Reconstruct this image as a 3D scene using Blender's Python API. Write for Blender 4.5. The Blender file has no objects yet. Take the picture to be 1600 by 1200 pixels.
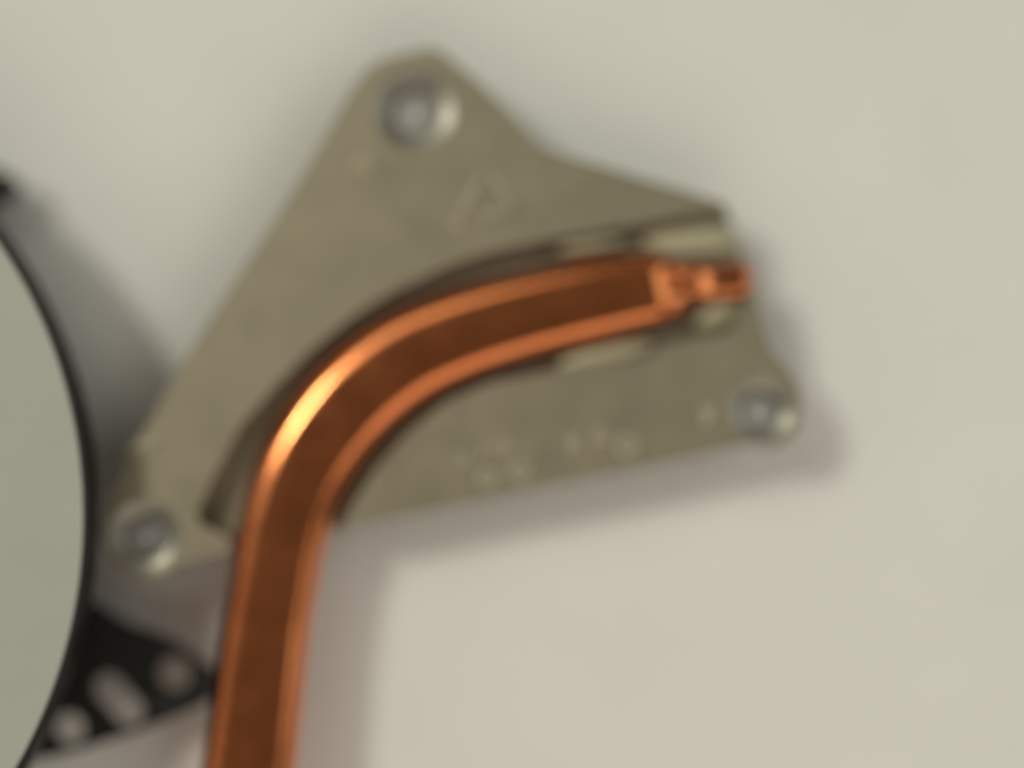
import bpy, bmesh, math
from mathutils import Vector, Matrix

S = bpy.context.scene
C = S.collection
MM = 0.001

# ------------------------------------------------------------ camera
LENS, SENSOR, DIST, TILT = 55.4, 36.0, 0.160, math.radians(3.0)
TARGET = Vector((0, 0, 0.008))
cam_d = bpy.data.cameras.new('camera')
cam = bpy.data.objects.new('camera', cam_d)
C.objects.link(cam)
cam.rotation_euler = (TILT, 0, 0)
cam.location = TARGET + Vector((0, -math.sin(TILT), math.cos(TILT))) * DIST
cam_d.lens = LENS
cam_d.sensor_width = SENSOR
cam_d.clip_start = 0.005
cam_d.clip_end = 20
cam_d.dof.use_dof = True
cam_d.dof.focus_distance = DIST - 0.0125
cam_d.dof.aperture_fstop = 2.05
S.camera = cam

# ------------------------------------------------------------ world and lamps
W = bpy.data.worlds.new('World')
S.world = W
W.use_nodes = True
bg = W.node_tree.nodes['Background']
bg.inputs[0].default_value = (1.0, 0.94, 0.80, 1)
bg.inputs[1].default_value = 0.115


def lamp(name, loc, target, sx, sy, power, col):
    d = bpy.data.lights.new(name, 'AREA')
    d.shape = 'RECTANGLE'
    d.size, d.size_y = sx, sy
    d.energy = power
    d.color = col
    o = bpy.data.objects.new(name, d)
    C.objects.link(o)
    o.location = loc
    o.rotation_euler = (Vector(target) - Vector(loc)).to_track_quat('-Z', 'Y').to_euler()
    return o


# two lamps up and to the left of the table: the ones the shadows point away from
lamp('key_lamp', (-0.70, 0.42, 1.00), (0, 0, 0), 0.150, 0.150, 5.4, (0.98, 1.0, 0.86))
lamp('soft_lamp', (-0.22, 0.46, 0.62), (0, 0, 0), 0.32, 0.26, 0.45, (0.99, 1.0, 0.87))
# broad fills added at the sides to simulate a room; straight above stays dark
lamp('right_fill', (0.42, 0.07, 0.36), (0.08, 0, 0), 0.40, 0.40, 0.60, (0.93, 1.0, 0.93))  # added fill that lifts the right side of the paper
lamp('room_fill', (-0.80, -0.12, 0.50), (0, 0, 0), 1.00, 0.60, 0.55, (1.0, 0.89, 0.77))
lamp('room_fill', (0.15, -0.72, 0.68), (0.03, 0, 0), 1.20, 0.75, 3.3, (1.0, 0.89, 0.77))

S.view_settings.view_transform = 'Standard'
S.view_settings.look = 'None'
S.view_settings.exposure = 0
S.view_settings.gamma = 1
S.render.engine = 'CYCLES'
S.cycles.use_denoising = True
S.cycles.denoiser = 'OPENIMAGEDENOISE'
S.cycles.use_adaptive_sampling = False
S.cycles.max_bounces = 8
S.cycles.sample_clamp_indirect = 4
S.cycles.blur_glossy = 1.0

# ------------------------------------------------------------ helpers
CR = cam.rotation_euler.to_matrix()


def P(px, py, z):
    """where the sight line through a photo pixel (1600 x 1200) meets the height z (mm)"""
    k = SENSOR / LENS / 1600.0
    d = CR @ Vector(((px - 800) * k, (600 - py) * k, -1.0))
    t = (z * MM - cam.location.z) / d.z
    return cam.location + d * t


def obj(name, bm, m, parent=None, smooth=True):
    me = bpy.data.meshes.new(name)
    bmesh.ops.recalc_face_normals(bm, faces=bm.faces)
    bm.to_mesh(me)
    bm.free()
    for p in me.polygons:
        p.use_smooth = smooth
    if m:
        me.materials.append(m)
    o = bpy.data.objects.new(name, me)
    C.objects.link(o)
    if parent:
        o.parent = parent
        o.matrix_parent_inverse = Matrix.Translation(parent.location).inverted()
    return o


def thing(name, label, cat, loc):
    o = bpy.data.objects.new(name, None)
    C.objects.link(o)
    o.location = loc
    o.empty_display_size = 0.01
    o['label'] = label
    o['category'] = cat
    return o


def spline(pts, n=8, closed=False):
    """Catmull-Rom through tuples of any length"""
    out, L = [], len(pts)
    segs = L if closed else L - 1
    for i in range(segs):
        def g(j):
            return pts[j % L] if closed else pts[max(0, min(L - 1, j))]
        a, b, c, d = g(i - 1), g(i), g(i + 1), g(i + 2)
        for k in range(n):
            t = k / n
            out.append(tuple(0.5 * (2 * b[q] + (c[q] - a[q]) * t + (2 * a[q] - 5 * b[q] + 4 * c[q] - d[q]) * t * t
                                    + (3 * b[q] - a[q] - 3 * c[q] + d[q]) * t ** 3) for q in range(len(b))))
    if not closed:
        out.append(tuple(pts[-1]))
    return out


def prism(poly, z0, z1):
    """poly: world xy pairs; z in mm"""
    bm = bmesh.new()
    lo = [bm.verts.new((p[0], p[1], z0 * MM)) for p in poly]
    hi = [bm.verts.new((p[0], p[1], z1 * MM)) for p in poly]
    bm.faces.new(lo[::-1])
    bm.faces.new(hi)
    n = len(poly)
    for i in range(n):
        bm.faces.new((lo[i], lo[(i + 1) % n], hi[(i + 1) % n], hi[i]))
    return bm


def lathe(prof, n=64, centre=(0, 0)):
    """prof: list of (r, z) in mm from the axis outward and round; open ends on the axis when r == 0"""
    bm = bmesh.new()
    rings = []
    for r, z in prof:
        if r == 0:
            rings.append([bm.verts.new((centre[0], centre[1], z * MM))])
        else:
            rings.append([bm.verts.new((centre[0] + r * MM * math.cos(2 * math.pi * k / n),
                                        centre[1] + r * MM * math.sin(2 * math.pi * k / n), z * MM)) for k in range(n)])
    for a, b in zip(rings, rings[1:]):
        for k in range(n):
            q = (k + 1) % n
            if len(a) == 1:
                bm.faces.new((a[0], b[k], b[q]))
            elif len(b) == 1:
                bm.faces.new((a[k], a[q], b[0]))
            else:
                bm.faces.new((a[k], a[q], b[q], b[k]))
    return bm


def carve(o, cutters, bevel, seg=3):
    """cut the cutter meshes out of o and round what edges are left"""
    tmp = []
    for bm in cutters:
        c = obj('cutter', bm, None)
        tmp.append(c)
        md = o.modifiers.new('cut', 'BOOLEAN')
        md.operation = 'DIFFERENCE'
        md.solver = 'EXACT'
        md.object = c
    bv = o.modifiers.new('round', 'BEVEL')
    bv.width = bevel * MM
    bv.segments = seg
    bv.limit_method = 'ANGLE'
    bv.angle_limit = math.radians(40)
    bv.use_clamp_overlap = True
    bpy.context.view_layer.update()
    dg = bpy.context.evaluated_depsgraph_get()
    me = bpy.data.meshes.new_from_object(o.evaluated_get(dg))
    o.modifiers.clear()
    old = o.data
    o.data = me
    me.name = old.name + '_carved'
    for c in tmp:
        bpy.data.objects.remove(c)
    me.set_sharp_from_angle(angle=math.radians(35))
    for p in me.polygons:
        p.use_smooth = abs(p.normal.z) < 0.9995   # the big flat faces stay flat, the rounded edges smooth
    return o


def circle(cx, cy, r, n=48):
    return [(cx + r * MM * math.cos(2 * math.pi * k / n), cy + r * MM * math.sin(2 * math.pi * k / n)) for k in range(n)]


def tube(pts, r, flat=1.0, closed=False, n=8, taper=None):
    """tube of radius r (mm) along world points; flat squashes it vertically"""
    bm = bmesh.new()
    rings, L = [], len(pts)
    for i, p in enumerate(pts):
        a = pts[(i - 1) % L] if closed else pts[max(0, i - 1)]
        b = pts[(i + 1) % L] if closed else pts[min(L - 1, i + 1)]
        t = (Vector(b) - Vector(a)).normalized()
        s = t.cross(Vector((0, 0, 1))).normalized()
        rr = r * (taper(i / max(1, L - 1)) if taper else 1) * MM
        rings.append([bm.verts.new(Vector(p) + s * rr * math.cos(2 * math.pi * k / n)
                                   + Vector((0, 0, rr * flat * math.sin(2 * math.pi * k / n)))) for k in range(n)])
    pairs = list(zip(rings, rings[1:])) + ([(rings[-1], rings[0])] if closed else [])
    for a, b in pairs:
        for k in range(n):
            q = (k + 1) % n
            bm.faces.new((a[k], a[q], b[q], b[k]))
    if not closed:
        bm.faces.new(rings[0][::-1])
        bm.faces.new(rings[-1])
    return bm


# ------------------------------------------------------------ materials
def mat(name, col, rough, metal=0.0, var=0.0, vscale=300.0, bump=0.0, bscale=2000.0, spec=0.5, aniso=0.0):
    m = bpy.data.materials.new(name)
    m.use_nodes = True
    N, Lk = m.node_tree.nodes, m.node_tree.links
    b = N['Principled BSDF']
    b.inputs['Roughness'].default_value = rough
    b.inputs['Metallic'].default_value = metal
    b.inputs['Specular IOR Level'].default_value = spec
    tc = N.new('ShaderNodeTexCoord')
    if var:
        nz = N.new('ShaderNodeTexNoise')
        nz.inputs['Scale'].default_value = vscale
        nz.inputs['Detail'].default_value = 5
        Lk.new(tc.outputs['Object'], nz.inputs['Vector'])
        rp = N.new('ShaderNodeValToRGB')
        rp.color_ramp.elements[0].position = 0.3
        rp.color_ramp.elements[1].position = 0.7
        rp.color_ramp.elements[0].color = tuple(c * (1 - var) for c in col) + (1,)
        rp.color_ramp.elements[1].color = tuple(min(1, c * (1 + var)) for c in col) + (1,)
        Lk.new(nz.outputs['Fac'], rp.inputs['Fac'])
        Lk.new(rp.outputs['Color'], b.inputs['Base Color'])
        mr = N.new('ShaderNodeMapRange')
        mr.inputs['To Min'].default_value = max(0, rough - 0.08)
        mr.inputs['To Max'].default_value = min(1, rough + 0.08)
        Lk.new(nz.outputs['Fac'], mr.inputs['Value'])
        Lk.new(mr.outputs['Result'], b.inputs['Roughness'])
    else:
        b.inputs['Base Color'].default_value = tuple(col) + (1,)
    if bump:
        n2 = N.new('ShaderNodeTexNoise')
        n2.inputs['Scale'].default_value = bscale
        n2.inputs['Detail'].default_value = 4
        Lk.new(tc.outputs['Object'], n2.inputs['Vector'])
        bp = N.new('ShaderNodeBump')
        bp.inputs['Strength'].default_value = bump
        bp.inputs['Distance'].default_value = 0.0001
        Lk.new(n2.outputs['Fac'], bp.inputs['Height'])
        Lk.new(bp.outputs['Normal'], b.inputs['Normal'])
    return m


M_paper = mat('white_paper', (0.80, 0.775, 0.735), 0.85, 0, 0.02, 60, 0.25, 900, 0.2)
M_cast = mat('cast_aluminium', (0.33, 0.282, 0.202), 0.52, 0.75, 0.07, 220, 0.2, 1800)
M_floor = mat('solder_alloy', (0.50, 0.45, 0.31), 0.5, 0.45, 0.08, 500, 0.1, 1200)
M_steel = mat('bushing_steel', (0.30, 0.278, 0.235), 0.42, 0.75, 0.05, 600, 0.05, 1800)
M_seat = mat('seat_zinc', (0.37, 0.35, 0.33), 0.6, 0.2, 0.06, 700, 0.05, 1800)
M_copper = mat('copper', (0.77, 0.25, 0.092), 0.20, 1.0, 0.05, 260)
M_worn_lit = mat('worn_lit_aluminium', (0.47, 0.415, 0.30), 0.6, 0.35, 0.05, 400, 0.1, 1500)  # worn mark tops, base colour lightened to paint the light they catch
M_black = mat('black_plastic', (0.012, 0.012, 0.011), 0.5, 0, 0.1, 400, 0.2, 2500, 0.3)
M_disc = mat('grey_disc_paint', (0.435, 0.445, 0.392), 0.55, 0, 0.02, 150, 0.1, 2500, 0.4)

# ------------------------------------------------------------ the surface
bm = bmesh.new()
bmesh.ops.create_grid(bm, x_segments=2, y_segments=2, size=1.2)
paper = obj('paper_surface', bm, M_paper)
paper['kind'] = 'structure'
paper['label'] = 'plain off-white paper surface under the parts'

# ------------------------------------------------------------ heatsink
hs = thing('heatsink', 'cast aluminium heatsink plate with a curved flattened copper heat pipe in its channel',
           'heatsink', P(800, 600, 0))
ZT, ZB, ZF = 9.0, 4.6, 5.8          # plate top, plate underside, channel floor


def poly(px, z=ZT):
    return [tuple(P(x, y, z).xy) for x, y in px]


outline = [(190, 733), (228, 668), (262, 604), (330, 496), (400, 388), (470, 278), (512, 206), (541, 154), (556, 130),
           (572, 110), (592, 95), (620, 86), (650, 79), (672, 75), (692, 81), (712, 98), (750, 130), (790, 167), (822, 201), (836, 218),
           (850, 230), (868, 238), (900, 247), (1000, 278), (1080, 301), (1142, 321), (1152, 345), (1171, 404), (1183, 462),
           (1196, 520), (1206, 550), (1228, 572), (1245, 598), (1253, 630), (1251, 660), (1238, 684), (1215, 698), (1180, 690),
           (1100, 708), (900, 750), (700, 791), (520, 829), (350, 865), (284, 880), (262, 896), (232, 904), (200, 898),
           (174, 880), (160, 852), (160, 820), (168, 785)]
channel = [(307, 803), (334, 743), (375, 666), (427, 606), (484, 548), (548, 496), (614, 455), (693, 418), (770, 393),
           (858, 374), (958, 357), (1050, 341), (1146, 318), (1240, 310), (1250, 425), (1180, 436), (1169, 460), (1160, 490),
           (1144, 514), (1110, 527), (1060, 536), (1034, 543), (1018, 556), (990, 563), (940, 568), (890, 573), (840, 584), (771, 596), (700, 626), (638, 675), (588, 732),
           (552, 787), (528, 839), (530, 930), (350, 930), (362, 846), (340, 829), (316, 822)]
plate = obj('plate', prism(poly(outline), ZB, ZT), M_cast, hs)
holes = [((648, 172), 4.25), ((1190, 641), 3.35), ((226, 838), 3.7)]
cut = [prism(poly(channel), ZF, ZT + 3)]
for (hx, hy), R in holes:
    c = P(hx, hy, ZT)
    cut.append(prism(circle(c.x, c.y, R - 0.25), ZB - 1, ZT + 1))
carve(plate, cut, 0.30)

# bushings: stepped steel cups that also stand the plate off the paper
for (hx, hy), R in holes:
    c = P(hx, hy, ZT)
    prof = [(0, 7.4), (R * 0.56, 7.4), (R * 0.57, 7.8), (R * 0.58, 8.2), (R * 0.60, 8.42), (R * 0.64, 8.56), (R * 0.70, 8.65), (R * 0.80, 8.78), (R * 0.90, 8.90), (R * 0.95, 8.97),
            (R - 0.04, 9.03), (R, 9.01), (R, 8.9), (R - 0.22, 8.8), (R - 0.22, 4.5), (R - 0.9, 4.4), (R - 0.9, 0.02), (0, 0.02)]
    b = obj('bushing', lathe(prof, 64, c.xy), M_steel, hs)
    b.data.set_sharp_from_angle(angle=math.radians(30))
    seat = obj('screw_seat', lathe([(0, 7.7), (R * 0.40, 7.7), (R * 0.48, 7.66), (R * 0.53, 7.55), (R * 0.54, 7.41)], 48, c.xy), M_seat, b)
    seat.matrix_parent_inverse = Matrix.Translation(hs.location).inverted()

# contact pad on the underside
pad = [(560, 360), (900, 330), (960, 560), (620, 660)]
obj('contact_pad', prism(poly(pad, 4), 0.02, ZB - 0.01), M_cast, hs, smooth=False)

# heat pipe: swept flattened section; (px, py, width px, height scale)
ZP = 10.3
path = [(349, 1420, 145, 1, 0.9), (366, 1310, 145, 1, 0.7), (385, 1200, 143, 1, 0.5), (410, 1000, 137, 1, 0.1), (424, 915, 135, 1, 0), (438, 835, 138, 1, 0),
        (464, 752, 143, 1, 0), (503, 683, 147, 1, 0), (558, 617, 149, 1, 0), (630, 561, 147, 1, 0), (712, 524, 142, 1, 0), (808, 494, 137, 1, 0),
        (907, 470, 131, 1, 0), (960, 459.5, 126, 1, 0), (1000, 453, 119, 1, 0), (1022, 449.5, 115, 1, 0)]
pp = spline(path, 6)
pp = [q + (0,) for q in pp]
# crimped shut: the top caves in, leaving a lobe on each side of the crease
pp += [(1030, 448.2, 113, .99, 0, .35), (1040, 447, 111, .97, 0, .8), (1048, 446, 108, .93, 0, 1.15), (1055, 443.5, 101, .86, 0, 1.3), (1061, 440.5, 88, .77, 0, 1.2),
       (1066, 437.5, 72, .66, 0, .9), (1071, 434.5, 58, .56, 0, .5), (1076, 433, 48, .48, 0, .2)]
PXMM = 0.0648
NS = 44


def section(w, h, dent=0.0):
    """rounded slab: half width w, full height h (mm), flat on top and bottom"""
    # corner ellipses rx by ry joined by flats, with a very slight crown on top
    ry = 0.5 * h
    out = []
    for k in range(NS):
        q, t = divmod(k, NS // 4)
        a = math.pi / 2 * (q + t / (NS // 4 - 1))
        rx = ((0.47 if q in (0, 3) else 0.60) + 0.3 * min(1, dent)) * w   # wider shoulder on the outside of the bend
        x = math.cos(a) * rx + (w - rx if q in (0, 3) else rx - w)
        y = math.sin(a) * ry
        out.append((x, y + h / 2 + (0.06 * (1 - (x / w) ** 2) - dent * math.exp(-((x / w + 0.10) / 0.24) ** 2) if y > 0 else 0)))
    return out


def sweep(rows, z0):
    bm = bmesh.new()
    rings = []
    pts = [P(r[0], r[1], ZT + 0.3 + (r[4] if len(r) > 4 else 0)) for r in rows]
    for i, r in enumerate(rows):
        a, b = pts[max(0, i - 1)], pts[min(len(pts) - 1, i + 1)]
        t = (b - a)
        t.z = 0
        t.normalize()
        s = Vector((t.y, -t.x, 0))
        w = r[2] * PXMM / 2
        h = (ZP - ZF) * r[3]
        zc = z0 + (ZP - ZF) * 0.42 * (1 - r[3]) + (r[4] if len(r) > 4 else 0)
        rings.append([bm.verts.new((pts[i].x + s.x * x * MM, pts[i].y + s.y * x * MM, (zc + y) * MM)) for x, y in section(w, h, r[5] if len(r) > 5 else 0)])
    for a, b in zip(rings, rings[1:]):
        for k in range(NS):
            q = (k + 1) % NS
            bm.faces.new((a[k], a[q], b[q], b[k]))
    bm.faces.new(rings[0])
    bm.faces.new(rings[-1])
    return bm


pipe = obj('heat_pipe', sweep(pp, ZF + 0.02), M_copper, hs)
tip_rows = [(1064, 437, 30, .40), (1072, 434, 42, .46), (1082, 432.5, 52, .50), (1092, 432, 57, .50), (1100, 432.5, 58, .44), (1108, 432, 56, .37),
            (1120, 431, 55, .33), (1145, 429, 54, .31), (1165, 427, 54, .30), (1172, 426.5, 51, .29), (1176, 426, 44, .25)]
tip = obj('sealed_tip', sweep(tip_rows, ZF + 0.3), M_copper, pipe)
tip.matrix_parent_inverse = Matrix.Translation(hs.location).inverted()


# solder left pale in the channel beside the pipe
def solder(pts, r, flat, up=0.05):
    w = [P(x, y, ZF + up) for x, y in pts]
    w = [Vector(q) for q in spline([tuple(v) for v in w], 6)]
    obj('solder_bead', tube(w, r, flat, n=12, taper=lambda t: 0.12 + 0.88 * (1 - (2 * t - 1) ** 2)), M_floor, hs)


solder([(866, 392), (925, 383), (976, 375)], 0.9, 1.2, 1.0)
solder([(1005, 376), (1050, 379), (1105, 374), (1160, 368)], 1.9, 0.35, 0.6)
solder([(870, 572), (950, 556), (1024, 540)], 1.25, 0.7, 1.5)
solder([(1075, 506), (1112, 496), (1146, 478), (1156, 470)], 1.45, 0.6, 0.5)


# faint raised casting marks on the plate
def mark(strokes, r=0.30, flat=0.8):
    bm = bmesh.new()
    r *= 1.25
    for st in strokes:
        closed = len(st) == 3 and not isinstance(st[0], tuple)
        if closed:
            cx, cy, rr = st
            w = [P(cx + rr * math.cos(a * math.pi / 10), cy + rr * math.sin(a * math.pi / 10), ZT) for a in range(20)]
        else:
            w = [P(x, y, ZT) for x, y in st]
        t = tube([Vector(v) for v in w], r, flat, closed)
        me = bpy.data.meshes.new('stroke')
        t.to_mesh(me)
        t.free()
        bm.from_mesh(me)
        bpy.data.meshes.remove(me)
    return obj('embossed_mark', bm, M_worn_lit, hs)


mark([[(762, 262), (738, 300), (712, 350)], [(764, 262), (782, 292), (800, 326)], [(752, 338), (774, 332), (800, 326)], [(706, 346), (726, 358)]], 0.33)
mark([[(548, 266), (568, 248), (592, 256)], [(562, 270), (588, 262)]], 0.36, 0.5)
mark([(762, 746, 13), (812, 736, 13)], 0.24)
mark([[(712, 706), (722, 726), (736, 702)], [(722, 726), (740, 722)], [(752, 716), (756, 700), (770, 698), (766, 712)],
      [(782, 712), (788, 690), (804, 702)], [(786, 704), (802, 706)], [(816, 706), (832, 702)]], 0.22, 0.8)
mark([[(888, 674), (894, 714)], [(912, 668), (896, 692), (918, 710)], [(924, 706), (938, 664), (956, 698)], [(930, 690), (950, 686)]], 0.27)
mark([(979, 697, 14)], 0.27)
mark([[(1118, 630), (1108, 650), (1098, 670)], [(1094, 636), (1108, 650)]], 0.42)
mark([[(196, 706), (222, 690), (250, 694)]], 0.34, 0.4)

# ------------------------------------------------------------ round cover and brackets
ZD = 15.5
cc = P(-640, 818, ZD)
RD = (P(140, 818, ZD) - cc).length / MM
fan = thing('fan_cover', 'round grey disc with thin black rim and black three-hole bracket beside the copper pipe', 'fan',
            (cc.x, cc.y, 0))
# the grey face sits just inside the black rim
disc = obj('disc', lathe([(0, ZD - 0.12), (RD - 1.2, ZD - 0.12), (RD - 0.75, ZD - 0.14), (RD - 0.62, ZD - 0.25), (RD - 0.6, ZD - 1.4)], 256, cc.xy),
           M_disc, fan)
disc.data.set_sharp_from_angle(angle=math.radians(35))
rim = obj('rim', lathe([(RD - 0.58, ZD - 1.6), (RD - 0.58, ZD - 0.12), (RD - 0.48, ZD), (RD - 0.1, ZD), (RD, ZD - 0.12), (RD, ZD - 3.6),
                        (RD - 0.3, ZD - 4.0), (RD - 8, ZD - 5.2), (RD - 8, 0.02), (RD - 10, 0.02), (RD - 10, ZD - 1.6), (RD - 0.58, ZD - 1.6)], 256, cc.xy), M_black, fan)
rim.data.set_sharp_from_angle(angle=math.radians(35))

ZK = 5.5
brk = [(20, 935), (120, 938), (152, 942), (176, 960), (205, 976), (255, 992), (290, 1010), (318, 1036), (348, 1056), (358, 1064), (346, 1080),
       (312, 1104), (265, 1124), (205, 1146), (150, 1163), (100, 1178), (58, 1187), (20, 1190)]
bracket = obj('bracket', prism(poly(brk, ZK), 4.7, ZK), M_black, fan)
hb = []
for hx, hy, r in ((272, 1052, 26), (108, 1138, 25)):
    c = P(hx, hy, ZK)
    hb.append(prism(circle(c.x, c.y, r * PXMM), 2, 7))
a, b2 = P(170, 1076, ZK), P(200, 1110, ZK)
ang = math.atan2(b2.y - a.y, b2.x - a.x)
r = 25 * PXMM * MM
slot = [(b2.x + r * math.cos(ang - math.pi / 2 + math.pi * k / 16), b2.y + r * math.sin(ang - math.pi / 2 + math.pi * k / 16)) for k in range(17)] + \
       [(a.x + r * math.cos(ang + math.pi / 2 + math.pi * k / 16), a.y + r * math.sin(ang + math.pi / 2 + math.pi * k / 16)) for k in range(17)]
hb.append(prism(slot, 2, 7))
carve(bracket, hb, 0.15, 2)

tab = [(-120, 222), (-40, 252), (-8, 262), (22, 277), (32, 293), (22, 310), (-10, 318), (-60, 420), (-160, 420)]
tb = obj('bracket', prism(poly(tab, 4.6), 3.6, 4.6), M_black, fan)
carve(tb, [], 0.15, 2)
